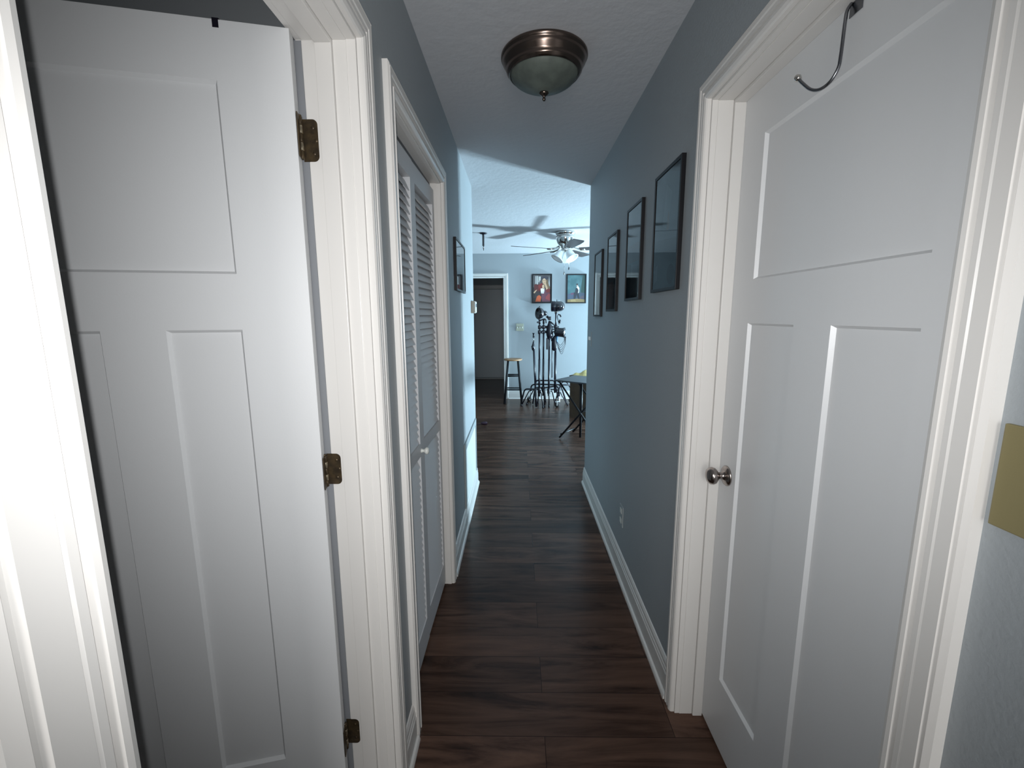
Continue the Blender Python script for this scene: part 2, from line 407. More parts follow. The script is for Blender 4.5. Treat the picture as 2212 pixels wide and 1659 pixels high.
# left door, swung open into the bedroom
ang = math.radians(76.8)
dd = Vector((-math.sin(ang), -math.cos(ang), 0)); dn = Vector((dd.y, -dd.x, 0))  # dn points away from camera
if dn.y < 0: dn = -dn
P0 = Vector((-.4905, 1.035, 0.022))
tw = lambda u, v, w: P0 + dd*u + dn*w + Vector((0,0,v))
bm = bmesh.new()
z0 = .022
panel_slab(bm, .735, 2.034, .035, [(.149,.588,1.541-z0,1.940-z0),(.149,.303,.255-z0,1.416-z0),(.428,.588,.255-z0,1.416-z0)], tw)
bmesh.ops.recalc_face_normals(bm, faces=bm.faces)
door1 = struct(obj('door_1', bm, 'door'), 'white three panel door swung open into the room at left')
# small over-door clip mark at its top edge
bm = bmesh.new()
v = []
for (u, zz, w) in ((.135,2.040,-.0012),(.147,2.040,-.0012),(.147,2.0585,-.0012),(.135,2.0585,-.0012)): v.append(tw(u, zz-z0, w))
w2 = [p + dn*.0372 for p in (v[2], v[3])]
a = [bm.verts.new(p) for p in v] + [bm.verts.new(p) for p in w2]
bm.faces.new(a[:4]); bm.faces.new([a[3], a[2], a[4], a[5]])
clip = obj('top_clip', bm, 'blackmetal', door1); clip['label'] = 'small dark metal clip over the top edge'

# hinges: leaf let into the jamb face, knuckles, leaf on the door edge
def hinge(zc, h):
    z1, z2 = zc-h/2, zc+h/2
    bm = bmesh.new()
    r = .012; xo, xi = -.462, -.4985; y = D1b-.0025
    pts = [(xi, z1), (xo-r*.0-.0-.0+0, z1)]
    out = [(xi, z1)]
    for k in range(7): a = -PI/2 + PI/2*k/6; out.append((xo-r+r*math.cos(a), z1+r+r*math.sin(a)))
    for k in range(7): a = PI/2*k/6; out.append((xo-r+r*math.cos(a), z2-r+r*math.sin(a)))
    out.append((xi, z2))
    f = bm.faces.new([bm.verts.new((x, y, z)) for x, z in out])
    e = bmesh.ops.extrude_face_region(bm, geom=[f]); bmesh.ops.translate(bm, vec=(0,.0035,0), verts=[g for g in e['geom'] if isinstance(g, bmesh.types.BMVert)])
    hg = obj('hinge', bm, 'hinge', door1); hg['label'] = 'aged brass butt hinge'
    bm = bmesh.new(); n = 5; bx, by = -.4960, 1.0640
    for k in range(n):
        za = z1 + (z2-z1)*k/n; zb = z1 + (z2-z1)*(k+1)/n
        lathe(bm, [(0,za+.0004),(.0055,za+.0004),(.0062,za+.001),(.0062,zb-.001),(.0055,zb-.0004),(0,zb-.0004)], (bx,by,0), (0,0,1), 14, mi=(k%2))
    lathe(bm, [(0,z2),(.005,z2),(.005,z2+.003),(0,z2+.004)], (bx,by,0), (0,0,1), 12)
    obj('hinge_barrel', bm, ['hinge', 'pin'], hg)
    bm = bmesh.new(); e = tw(-.0012, 0, 0); 
    q = [tw(-.0012, z1-z0, .003), tw(-.0012, z1-z0, .033), tw(-.0012, z2-z0, .033), tw(-.0012, z2-z0, .003)]
    q2 = [p - dd*.002 for p in q]
    va = [bm.verts.new(p) for p in q]; vb = [bm.verts.new(p) for p in q2]
    bm.faces.new(va); bm.faces.new(vb)
    for k in range(4): bm.faces.new([va[k], va[(k+1)%4], vb[(k+1)%4], vb[k]])
    obj('hinge_leaf', bm, 'hinge', hg)
    # screws
    bm = bmesh.new()
    for zz in (z1+.018, zc, z2-.018):
        lathe(bm, [(0,-.0008),(.003,-.0006),(.0038,0)], (-.474+(.006 if zz==zc else 0), y, zz), (0,1,0), 10)
    obj('screw', bm, 'hinge', hg)
hinge(1.848, .092); hinge(1.052, .083); hinge(.258, .080)

# right door, closed
TX = .665
tw2 = lambda u, v, w: Vector((TX+w, D2b-.004-u, .012+v))
bm = bmesh.new(); zz0 = .012; o_ = D2b-.004
panel_slab(bm, o_-(D2a+.004), 2.048, .036, [(o_-1.271,o_-.733,1.543-zz0,1.928-zz0),(o_-1.282,o_-1.070,.247-zz0,1.420-zz0),(o_-.943,o_-.733,.247-zz0,1.422-zz0)], tw2)
door2 = struct(obj('door_2', bm, 'door'), 'closed white three panel door at right with a nickel knob')
kx, ky, kz = TX, 1.335, .936
bm = bmesh.new()
lathe(bm, [(0,0),(.0325,0),(.0325,.003),(.029,.007),(.018,.0105),(.0145,.012),(.0115,.018),(.0110,.024),(.0125,.029),(.0185,.033),(.0255,.039),(.0280,.046),(.0270,.053),(.0215,.060),(.0120,.0640),(0,.0652)], (kx,ky,kz), (-1,0,0), 48)
kn = obj('door_knob', bm, 'nickel', door2); kn['label'] = 'round satin nickel knob with rose'

# closet bifold leaves
def louver_leaf(ya, yb, xa, xb):
    """leaf from (xa,ya) to (xb,yb); front face towards +x; 30 mm thick"""
    T = .028; L = math.hypot(yb-ya, xb-xa); dirv = Vector((xb-xa, yb-ya, 0)).normalized(); nrm = Vector((-dirv.y, dirv.x, 0))
    if nrm.x > 0: nrm = -nrm          # nrm points into the closet
    P = Vector((xa, ya, 0)); W = lambda u, w, z: P + dirv*u + nrm*w + Vector((0,0,z))
    def lbox(bm, u0, u1, w0, w1, z0, z1):
        c = [W(u,w,z) for z in (z0,z1) for u, w in ((u0,w0),(u1,w0),(u1,w1),(u0,w1))]
        v = [bm.verts.new(p) for p in c]
        for f in ((0,3,2,1),(4,5,6,7),(0,1,5,4),(1,2,6,5),(2,3,7,6),(3,0,4,7)): bm.faces.new([v[i] for i in f])
    s = .036; zb, zt = .018, 2.026
    bm = bmesh.new()
    lbox(bm, 0, s, 0, T, zb, zt); lbox(bm, L-s, L, 0, T, zb, zt)
    lbox(bm, s, L-s, 0, T, zb, .135); lbox(bm, s, L-s, 0, T, .872, .925); lbox(bm, s, L-s, 0, T, 1.955, zt)
    # slats : slanted boards whose lower front lip stands slightly proud
    def slat(z):
        prof = [(.0035,-.0175),(.0070,-.0190),(.0225,.0150),(.0225,.0190),(.0195,.0190)]
        a = [bm.verts.new(W(s-.001, w, z+h)) for w, h in prof]; b = [bm.verts.new(W(L-s+.001, w, z+h)) for w, h in prof]
        for k in range(5): bm.faces.new([a[k], a[(k+1)%5], b[(k+1)%5], b[k]])
        bm.faces.new(a); bm.faces.new(b)
    z = .152
    while z < .866: slat(z); z += .0288
    z = .946
    while z < 1.948: slat(z); z += .0288
    return bm
t3 = struct(empty('door_3', (XL-.04, (C3a+C3b)/2, 0)), 'white louvered bifold closet doors')
obj('door_leaf', louver_leaf(C3a+.006, 1.752, -.4035, -.4015), 'louver', t3)['label'] = 'nearer louvered leaf with small white knob'
leafA = t3.children[0]
obj('door_leaf', louver_leaf(1.757, C3b-.006, -.4035, -.3975), 'louver', t3)['label'] = 'farther louvered leaf'
bm = bmesh.new(); lathe(bm, [(0,0),(.009,0),(.0085,.004),(.006,.010),(.0085,.015),(.0145,.020),(.0150,.026),(.0110,.031),(0,.033)], (-.4020,1.728,.893), (1,0,0), 24)
obj('knob', bm, 'plate', leafA)

# far door at the end of the dark passage
bm = bmesh.new(); tw4 = lambda u, v, w: Vector((-.98+u, 9.80+w, .035+v))
panel_slab(bm, .78, 1.955, .035, [], tw4)
struct(obj('door_4', bm, 'door'), 'dim closed door at the end of the far passage')
casing_y('trim_10', 9.84, -1, -.99, -.19, 2.0, 'dim casing over the door in the far passage', w=.09)
bm = bmesh.new(); box(bm, -.985, -.195, 9.78, 9.839, 0, .018, bev=.004); struct(obj('trim_11', bm, 'trim'))

# ------------------------------------------------------------------ door hook over right door
hk = tag(empty('door_hook', (TX, .99, 2.0)), 'bent chrome wire coat hook hanging over the top of the closed right door', 'hook')
bm = bmesh.new()
HY = .978
pts = [(TX-.004,HY,2.052),(TX-.011,HY,2.040),(TX-.013,HY,2.02),(TX-.014,HY+.001,1.96)]
pts += [(TX-.015,HY+.004,1.937),(TX-.020,HY+.017,1.919),(TX-.027,HY+.036,1.914),(TX-.034,HY+.056,1.923),(TX-.040,HY+.078,1.946),(TX-.043,HY+.087,1.958)]
tube(bm, smooth_curve(pts, 6), .0032, 12)
obj('wire_arm', bm, 'steel', hk)
bm = bmesh.new(); lathe(bm, [(0,-.0075),(.005,-.006),(.0075,0),(.005,.006),(0,.0075)], (TX-.044,HY+.090,1.962), (-.3,.8,1), 18); obj('ball_tip', bm, 'chrome', hk)
bm = bmesh.new(); box(bm, TX-.0022, TX-.0006, HY-.028, HY+.006, 2.028, 2.0612); box(bm, TX-.0022, TX+.0375, HY-.028, HY+.006, 2.0604, 2.0618); obj('strap', bm, 'steel', hk)

# ------------------------------------------------------------------ dome ceiling light
dx, dy = .104, 1.875
dl = tag(empty('ceiling_light', (dx, dy, ZC)), 'unlit flush dome light with bronze ring and frosted glass on hallway ceiling', 'ceiling light')
bm = bmesh.new()
lathe(bm, [(0,0),(.165,0),(.168,-.004),(.1685,-.010),(.164,-.014),(.161,-.019),(.162,-.024),(.158,-.030),(.150,-.044),(.145,-.051),(.147,-.056),(.143,-.061),(.140,-.064),(.137,-.069),(.134,-.070),(.131,-.066),(.131,-.050)], (dx,dy,ZC), (0,0,1), 72)
obj('metal_ring', bm, 'bronze', dl)
bm = bmesh.new(); pr = [(.132,-.064)]
for k in range(1, 15):
    a = PI/2*k/14; pr.append((.132*(1-(k/14)**1.9), -.064-.072*k/14))
pr[-1] = (0, -.136)
lathe(bm, pr, (dx,dy,ZC), (0,0,1), 72); obj('glass_dome', bm, 'alabaster', dl)
bm = bmesh.new(); lathe(bm, [(0,-.128),(.018,-.131),(.0185,-.135),(.013,-.140),(.0060,-.144),(.0045,-.148),(.0062,-.152),(.0062,-.157),(.0035,-.161),(0,-.162)], (dx,dy,ZC), (0,0,1), 28)
obj('finial', bm, 'bronze', dl)

# ------------------------------------------------------------------ pictures
def quad_yz(bm, x, pts, y0, y1, z0, z1, mi):
    """polygon given in unit coordinates (a along +u to the right as seen, b up) on plane x"""
    poly(bm, [(x, y0+(y1-y0)*a, z0+(z1-z0)*b) for a, b in pts], mi)
def frame_on_x(xw, nx, ya, yb, za, zb, label, art, group=None, dep=.0155, fw=.0125):
    root = tag(empty('picture_frame', (xw, (ya+yb)/2, za)), label, 'picture', group)
    bm = bmesh.new(); x0, x1 = xw, xw+nx*dep
    box(bm, x0, x1, ya, ya+fw, za, zb, bev=.0012); box(bm, x0, x1, yb-fw, yb, za, zb, bev=.0012)
    box(bm, x0, x1, ya+fw, yb-fw, za, za+fw, bev=.0012); box(bm, x0, x1, ya+fw, yb-fw, zb-fw, zb, bev=.0012)
    obj('frame', bm, 'frame', root)
    bm = bmesh.new(); mats = []
    box(bm, xw+nx*.001, xw+nx*.010, ya+fw*.6, yb-fw*.6, za+fw*.6, zb-fw*.6)
    mats.append(paint(art[0]))
    # seen from inside the hall: right wall -> left is far (+y); left wall -> left is near
    L, Rr = (yb-fw, ya+fw) if nx < 0 else (ya+fw, yb-fw)
    for i, (c, pts) in enumerate(art[1]):
        mats.append(paint(c)); quad_yz(bm, xw+nx*(.0102+.0002*i), pts, L, Rr, za+fw, zb-fw, len(mats)-1)
    obj('print', bm, mats, root, recalc=False)
    bm = bmesh.new(); xg = xw+nx*.0125
    poly(bm, [(xg, ya+fw*.8, za+fw*.8), (xg, yb-fw*.8, za+fw*.8), (xg, yb-fw*.8, zb-fw*.8), (xg, ya+fw*.8, zb-fw*.8)])
    if nx < 0: bmesh.ops.reverse_faces(bm, faces=bm.faces)
    g = obj('glazing', bm, 'glass', root, recalc=False)
    return root
def ell(cx, cy, rx, ry, n=20): return [(cx+rx*math.cos(2*PI*k/n), cy+ry*math.sin(2*PI*k/n)) for k in range(n)]
A1 = ((.035,.075,.090), [((.05,.105,.125), [(0,.45),(1,.40),(1,.9),(.5,1),(0,.95)]), ((.08,.15,.17), [(.35,.55),(.6,.5),(.68,.8),(.45,.9)]), ((.10,.10,.09), [(.52,.5),(.64,.5),(.62,.62),(.56,.66)]),
     ((.028,.05,.06), [(0,0),(1,0),(1,.30),(0,.34)]), ((.01,.01,.012), ell(.78,.11,.15,.085)), ((.09,.12,.125), [(.05,.04),(.2,.08),(.22,.22),(.06,.2)])])
A2 = ((.05,.075,.085), [((.02,.035,.045), [(0,0),(.3,0),(.35,.38),(0,.4)]), ((.09,.12,.13), [(.3,.03),(.85,.05),(.8,.36),(.36,.38)]), ((.07,.055,.055), [(0,.4),(1,.4),(1,.6),(0,.6)])])
A3 = ((.045,.055,.062), [((.075,.03,.03), [(.2,.03),(.7,.03),(.62,.38),(.25,.38)]), ((.02,.024,.03), [(.6,.03),(.95,.03),(.95,.4),(.66,.4)]), ((.05,.045,.05), [(0,.42),(1,.42),(1,.62),(0,.62)])])
A4 = ((.065,.075,.082), [((.02,.02,.022), [(.45,.03),(.95,.03),(.95,.55),(.5,.55)]), ((.11,.125,.135), [(.08,.05),(.4,.05),(.42,.6),(.1,.62)])])
G = 'framed prints in a row on the right hallway wall'
frame_on_x(XR, -1, 1.579, 1.873, 1.533, 1.984, 'largest looking black framed print, nearest the closed right door', A1)
frame_on_x(XR, -1, 2.055, 2.325, 1.513, 1.962, 'black framed print, second along the right wall from the closed door', A2)
frame_on_x(XR, -1, 2.540, 2.805, 1.463, 1.912, 'black framed print, third along the right wall from the closed door', A3)
frame_on_x(XR, -1, 2.990, 3.262, 1.430, 1.873, 'black framed print on right wall, nearest the living room', A4)
AL = ((.07,.085,.095), [((.11,.125,.13), [(0,0),(1,0),(1,.45),(0,.5)]), ((.03,.035,.04), [(.1,.05),(.22,.05),(.25,.3),(.12,.3)])])
frame_on_x(XL, 1, 2.545, 2.965, 1.586, 1.882, 'single black framed print alone on the left wall beyond the closet', AL, fw=.012)

def frame_on_y(xa, xb, za, zb, label, base, shapes, yw=YB, dep=.032, fw=.019):
    root = tag(empty('picture_frame', ((xa+xb)/2, yw, za)), label, 'picture')
    bm = bmesh.new(); y0, y1 = yw-dep, yw
    box(bm, xa, xa+fw, y0, y1, za, zb, bev=.001); box(bm, xb-fw, xb, y0, y1, za, zb, bev=.001)
    box(bm, xa+fw, xb-fw, y0, y1, za, za+fw, bev=.001); box(bm, xa+fw, xb-fw, y0, y1, zb-fw, zb, bev=.001)
    obj('frame', bm, 'frame', root)
    bm = bmesh.new(); mats = [base if not isinstance(base, tuple) else paint(base)]
    box(bm, xa+fw*.6, xb-fw*.6, yw-.014, yw-.001, za+fw*.6, zb-fw*.6)
    for i, (c, pts) in enumerate(shapes):
        m = paint(c)
        if m not in mats: mats.append(m)
        poly(bm, [(xa+fw+(xb-xa-2*fw)*a, yw-.0143-.0003*i, za+fw+(zb-za-2*fw)*b) for a, b in pts], mats.index(m))
    obj('print', bm, mats, root, recalc=False)
red, dred, org, skin, hair, dk, wh, vio = (.20,.022,.018), (.09,.014,.014), (.48,.085,.025), (.56,.36,.22), (.20,.12,.06), (.03,.022,.022), (.75,.76,.74), (.13,.04,.06)
frame_on_y(.233, .563, 1.628, 2.106, 'colourful framed portrait of a seated woman in a red coat, on far wall', dk, [
    ((.10,.09,.09), [(0,.55),(1,.55),(1,1),(0,1)]),
    (wh, [(.14,.68),(.175,.68),(.175,.97),(.14,.97)]), (wh, [(.225,.66),(.26,.66),(.265,.97),(.23,.97)]),
    (wh, [(.31,.74),(.345,.74),(.36,.95),(.32,.95)]), (wh, [(.38,.8),(.41,.8),(.43,.95),(.39,.95)]), (wh, [(.88,.7),(.93,.55),(.94,.60),(.91,.95)]),
    (dred, [(.05,.66),(.35,.66),(.50,.72),(.62,.55),(.55,.35),(.20,.35),(.06,.45)]),
    (red, [(.28,.62),(.50,.72),(.60,.60),(.50,.42),(.32,.44)]),
    (vio, [(.55,.50),(.95,.45),(.98,.02),(.50,.02),(.46,.35)]),
    (red, [(.72,.52),(.95,.50),(.96,.36),(.75,.36)]),
    (dk, [(.08,.40),(.40,.40),(.42,.22),(.12,.10)]),
    (org, [(.12,.02),(.42,.02),(.46,.20),(.34,.27),(.22,.22)]), ((.30,.05,.05), [(.72,.20),(.88,.32),(.97,.30),(.96,.05),(.70,.12)]),
    (hair, [(.55,.90),(.78,.90),(.86,.70),(.98,.50),(.86,.50),(.74,.62),(.60,.66),(.50,.78)]),
    ((.045,.04,.055), ell(.66,.895,.20,.075)),
    (skin, ell(.625,.775,.105,.105)), ((.05,.03,.03), ell(.585,.80,.022,.012, 10)), ((.05,.03,.03), ell(.67,.80,.022,.012, 10)), ((.28,.08,.06), ell(.625,.72,.03,.010, 10)),
    (skin, [(.50,.62),(.62,.66),(.64,.52),(.52,.50)]),
    (wh, [(.42,.50),(.50,.515),(.60,.49),(.64,.52),(.63,.38),(.44,.37)]), (wh, [(.44,.36),(.62,.365),(.61,.325),(.45,.33)]),
    (skin, [(.64,.70),(.72,.70),(.84,.50),(.74,.46),(.68,.58)]), (skin, ell(.68,.675,.055,.04)), (skin, [(.02,.36),(.10,.42),(.22,.47),(.20,.44),(.08,.33),(.04,.33)])])
teal = new_mat('painted_backdrop_print', (.035,.10,.11), .5, var=(9, (.075,.165,.18)))
frame_on_y(.803, 1.132, 1.625, 2.103, 'framed print of a small standing figure before a teal backdrop, on far wall', teal, [
    ((.05,.07,.11), [(0,.10),(1,.10),(1,.34),(.7,.36),(.3,.34),(0,.30)]), ((.02,.06,.05), [(.75,.36),(1,.34),(1,1),(.86,1),(.8,.7)]),
    ((.11,.045,.085), [(.18,.34),(.36,.36),(.36,.28),(.2,.27)]), ((.10,.07,.09), [(.72,.2),(.95,.25),(.95,.14),(.74,.12)]),
    ((.30,.20,.08), [(0,0),(1,0),(1,.10),(.6,.13),(0,.10)]), ((.40,.28,.12), [(.2,.02),(.5,.02),(.45,.10),(.2,.09)]),
    ((.012,.015,.025), [(.38,.36),(.64,.36),(.70,.12),(.62,.12),(.53,.28),(.46,.12),(.36,.12)]),
    ((.012,.012,.02), [(.44,.34),(.60,.34),(.62,.50),(.48,.52)]),
    (wh, [(.50,.56),(.60,.60),(.68,.52),(.66,.36),(.60,.33),(.63,.45),(.56,.52)]), ((.42,.30,.24), ell(.555,.625,.045,.038, 12)), ((.02,.02,.025), ell(.55,.66,.055,.03, 12))])

# ------------------------------------------------------------------ switch plates and wall boxes
sp = tag(empty('switch_plate', (XR, .44, 1.26)), 'mustard beige switch plate on the near right wall beside the closed door', 'switch plate')
bm = bmesh.new(); box(bm, XR-.006, XR, .380, .499, 1.197, 1.321, bev=.002); obj('plate', bm, 'ivory', sp)
bm = bmesh.new(); box(bm, XR-.013, XR-.006, .408, .418, 1.247, 1.271, bev=.001); obj('toggle', bm, 'ivory', sp)
sp = tag(empty('switch_plate', (XR, 3.46, 1.26)), 'double toggle switch plate painted into the right wall near the living room', 'switch plate')
bm = bmesh.new(); box(bm, XR-.0055, XR, 3.395, 3.510, 1.199, 1.313, bev=.0015); obj('plate', bm, 'painted', sp)
for yy in (3.430, 3.476):
    bm = bmesh.new(); box(bm, XR-.013, XR-.0055, yy-.005, yy+.005, 1.245, 1.272, bev=.001); obj('toggle', bm, 'white', sp)
sp = tag(empty('outlet_plate', (XR, 2.27, .35)), 'wall outlet low on the right hallway wall, cover painted wall colour', 'outlet')
bm = bmesh.new(); box(bm, XR-.0055, XR, 2.232, 2.302, .292, .407, bev=.0015); obj('plate', bm, 'painted', sp)
for zz in (.322, .377):
    bm = bmesh.new(); box(bm, XR-.0075, XR-.0055, 2.250, 2.284, zz-.014, zz+.014, bev=.0009); obj('socket', bm, 'plate', sp)
sp = tag(empty('switch_plate', (.03, YB, 1.23)), 'square pale switch plate on the far wall between doorway and light stands', 'switch plate')
bm = bmesh.new(); box(bm, -.034, .093, YB-.006, YB, 1.170, 1.293, bev=.0015); obj('plate', bm, 'aged', sp)
for xx in (-.012, .030, .070):
    bm = bmesh.new(); box(bm, xx-.005, xx+.005, YB-.016, YB-.006, 1.218, 1.240, bev=.001); obj('toggle', bm, 'white', sp)
th = tag(empty('thermostat', (XL, 3.42, 1.50)), 'small beige and white thermostat at the end of the left hallway wall', 'thermostat')
bm = bmesh.new(); box(bm, XL-.001, XL+.026, 3.415, 3.525, 1.458, 1.552, bev=.003); obj('body', bm, 'beige', th)
bm = bmesh.new(); box(bm, XL+.026, XL+.034, 3.419, 3.521, 1.462, 1.548, bev=.003); obj('cover', bm, 'white', th)
bm = bmesh.new(); box(bm, XL+.034, XL+.036, 3.44, 3.49, 1.505, 1.530); obj('display', bm, 'rubber', th)
# access panel low on the left wall
ap = tag(empty('wall_panel', (XL, 3.15, .3)), 'flat white framed return panel low on the left wall beyond the closet', 'wall panel')
bm = bmesh.new(); ya, yb, za, zb = 2.79, 3.555, .141, .590; f = .052
box(bm, XL, XL+.010, ya, ya+f, za, zb, bev=.002); box(bm, XL, XL+.010, yb-.03, yb, za, zb, bev=.002); box(bm, XL, XL+.010, ya+f, yb-.03, zb-f, zb, bev=.002)
obj('frame', bm, 'painted', ap)
bm = bmesh.new(); box(bm, XL, XL+.005, ya+f+.002, yb-.032, za, zb-f-.002, bev=.001); obj('panel', bm, 'plate', ap)

# ------------------------------------------------------------------ ceiling rod
rd = tag(empty('ceiling_rod', (-.426, 5.58, ZC)), 'short black rod with round flange and silver tip hanging from living room ceiling', 'ceiling mount')
bm = bmesh.new(); lathe(bm, [(0,0),(.046,0),(.047,-.006),(.040,-.012),(.016,-.018),(.013,-.03),(.013,-.150),(.009,-.158),(0,-.158)], (-.426,5.58,ZC), (0,0,1), 28); obj('rod', bm, 'blackmetal', rd)
bm = bmesh.new(); lathe(bm, [(0,-.158),(.005,-.158),(.005,-.172),(.013,-.176),(.013,-.182),(.005,-.186),(.005,-.208),(0,-.210)], (-.426,5.58,ZC), (0,0,1), 20); obj('tip', bm, 'chrome', rd)

# ------------------------------------------------------------------ ceiling fan
fx, fy = .580, 5.55
fan = tag(empty('ceiling_fan', (fx, fy, ZC)), 'nickel ceiling fan with five dark blades and frosted bell light shades', 'ceiling fan')
bm = bmesh.new()
lathe(bm, [(0,0),(.118,0),(.122,-.008),(.122,-.022),(.116,-.030),(.108,-.036),(.108,-.042),(.112,-.050),(.112,-.075),(.108,-.100),(.094,-.135),(.070,-.160),(.052,-.172),(.048,-.190),(.040,-.196),(0,-.196)], (fx,fy,ZC), (0,0,1), 56)
obj('motor_housing', bm, 'chrome', fan)
ZB = 2.232
for k in range(5):
    a = math.radians(-156 + 72*k); ca, sa = math.cos(a), math.sin(a)
    fr = lambda r, s, dz: (fx + ca*r - sa*s, fy + sa*r + ca*s, ZB + dz - s*.16)
    bm = bmesh.new(); outline = []
    for i in range(13):
        t = i/12; r = .17 + .53*t; w = .048 + .020*min(1, t*1.6)
        if t > .93: w *= .86
        outline.append((r, w))
    up = [bm.verts.new(fr(r, w, .003)) for r, w in outline] + [bm.verts.new(fr(r, -w, .003)) for r, w in reversed(outline)]
    dn_ = [bm.verts.new(fr(r, w, -.003)) for r, w in outline] + [bm.verts.new(fr(r, -w, -.003)) for r, w in reversed(outline)]
    n = len(up)
    bm.faces.new(up); bm.faces.new(dn_[::-1])
    for i in range(n): bm.faces.new([up[i], up[(i+1)%n], dn_[(i+1)%n], dn_[i]])
    bl = obj('blade', bm, 'blade', fan)
    bm = bmesh.new()
    tube(bm, [(fx+ca*.085, fy+sa*.085, ZB+.035), (fx+ca*.13, fy+sa*.13, ZB+.008), (fx+ca*.20, fy+sa*.20, ZB-.006), (fx+ca*.25, fy+sa*.25, ZB-.006)], [.010,.011,.013,.010], 10)
    obj('blade_iron', bm, 'chrome', bl)
bm = bmesh.new(); lathe(bm, [(0,0),(.040,0),(.046,-.012),(.046,-.030),(.034,-.042),(.020,-.050),(0,-.052)], (fx,fy,ZC-.192), (0,0,1), 32); obj('light_fitter', bm, 'chrome', fan)
for k in range(3):
    a = math.radians(-42 + 120*k); ca, sa = math.cos(a), math.sin(a)
    ax = Vector((ca*.55, sa*.55, -.83)).normalized(); o0 = Vector((fx+ca*.035, fy+sa*.035, ZC-.215))
    bm = bmesh.new(); pr = [(.018,.016),(.030,.022),(.042,.038),(.050,.058),(.054,.080),(.059,.100),(.069,.118),(.082,.130),(.080,.132),(.066,.121),(.056,.102),(.051,.080),(.047,.058),(.039,.040),(.018,.024)]
    lathe(bm, pr, o0, ax, 32); sh = obj('lamp_shade', bm, 'frost', fan)
    bm = bmesh.new(); lathe(bm, [(0,0),(.013,0),(.019,.010),(.019,.026),(0,.028)], o0, ax, 20); obj('socket_cup', bm, 'chrome', sh)
for (px_, py_, zt, zb, m) in ((fx-.012, fy-.03, 2.20, 1.965, 'nickel'), (fx+.048, fy-.01, 2.20, 2.025, 'blackmetal')):
    bm = bmesh.new(); tube(bm, [(px_,py_,zt),(px_,py_,zb)], .0016, 6)
    lathe(bm, [(0,.0),(.004,-.002),(.0075,-.018),(.0075,-.030),(.004,-.037),(0,-.038)], (px_,py_,zb), (0,0,1), 12, mi=1)
    obj('pull_chain', bm, ['nickel', m], fan)

# ------------------------------------------------------------------ stool
sx, sy = -.085, 7.11
st = tag(empty('bar_stool', (sx, sy, 0)), 'bar stool with round light wood seat and black splayed legs by doorway', 'stool')
bm = bmesh.new(); lathe(bm, [(0,0),(.140,0),(.149,.006),(.150,.016),(.146,.024),(.136,.028),(0,.026)], (sx,sy,.704), (0,0,1), 48); obj('seat', bm, 'seat', st)
legs = []
for (a, b) in ((-1,-1),(1,-1),(1,1),(-1,1)):
    top = Vector((sx+a*.080, sy+b*.075, .705)); bot = Vector((sx+a*.142, sy+b*.125, 0)); legs.append((top, bot))
    bm = bmesh.new(); tube(bm, [bot, bot.lerp(top,.5), top], [.0175,.0195,.0165], 14); obj('leg', bm, 'black', st)
def lp(i, z):
    t, b = legs[i]; return b.lerp(t, z/.705)
for (i, j2, z, r) in ((0,1,.455,.012),(0,1,.232,.010),(0,1,.262,.010),(1,2,.40,.011),(2,3,.455,.012),(3,0,.40,.011),(1,2,.20,.010),(3,0,.20,.010)):
    bm = bmesh.new(); tube(bm, [lp(i,z), lp(j2,z)], r, 10); obj('rung', bm, 'black', st)

# ------------------------------------------------------------------ light stands
def cstand(x, y, ztop, label, leg_dirs, zleg=.27, group='black light stands against the far wall', grip=(1.25, 1.175), name='light_stand'):
    root = tag(empty(name, (x, y, 0)), label, 'light stand', group)
    bm = bmesh.new()
    tube(bm, [(x,y,.16),(x,y,.75)], .0160, 14); tube(bm, [(x,y,.72),(x,y,1.20)], .0135, 14)
    tube(bm, [(x,y,1.16),(x,y,ztop)], .0095, 12)
    obj('column', bm, 'blackmetal', root)
    for gz in grip:
        bm = bmesh.new()
        lathe(bm, [(0,-.030),(.020,-.030),(.025,-.018),(.025,.018),(.020,.030),(0,.030)], (x,y,gz), (0,0,1), 16)
        tube(bm, [(x,y,gz),(x+.034,y-.010,gz)], .009, 10); lathe(bm, [(0,-.020),(.012,-.020),(.012,.020),(0,.020)], (x+.038,y-.012,gz), (0,0,1), 12)
        obj('knuckle', bm, 'blackmetal', root)
    for k, (ang_, reach) in enumerate(leg_dirs):
        ca, sa = math.cos(math.radians(ang_)), math.sin(math.radians(ang_)); z = zleg - .018*k
        bm = bmesh.new()
        pts = rounded([(x,y,z),(x+ca*reach*.52,y+sa*reach*.52,z),(x+ca*reach,y+sa*reach,.014)], .06, 6)
        tube(bm, pts, .0090, 12)
        lathe(bm, [(0,-.02),(.0135,-.02),(.0135,.012),(0,.012)], (x+ca*reach,y+sa*reach,.022), (0,0,1), 12)
        obj('leg', bm, 'blackmetal', root)
    bm = bmesh.new(); lathe(bm, [(0,-.055),(.024,-.055),(.026,-.04),(.026,.02),(.022,.03),(0,.03)], (x,y,zleg-.01), (0,0,1), 18); obj('leg_collar', bm, 'blackmetal', root)
    return root
Yc = 6.86
c1 = cstand(.331, 6.80, 1.36, 'black light stand directly under the large round lamp head', [(180,.28),(92,.22),(-72,.17)], .275)
c2 = cstand(.398, 6.86, 1.35, 'black light stand just right of the round lamp head, second column of the row', [(165,.27),(-85,.15),(78,.26)], .290)
c3 = cstand(.486, 6.84, 1.32, 'thick black light stand third in the row, carrying black grip clamps on top', [(3,.30),(-92,.13),(62,.24)], .262, grip=(1.25, 1.175, 1.09))
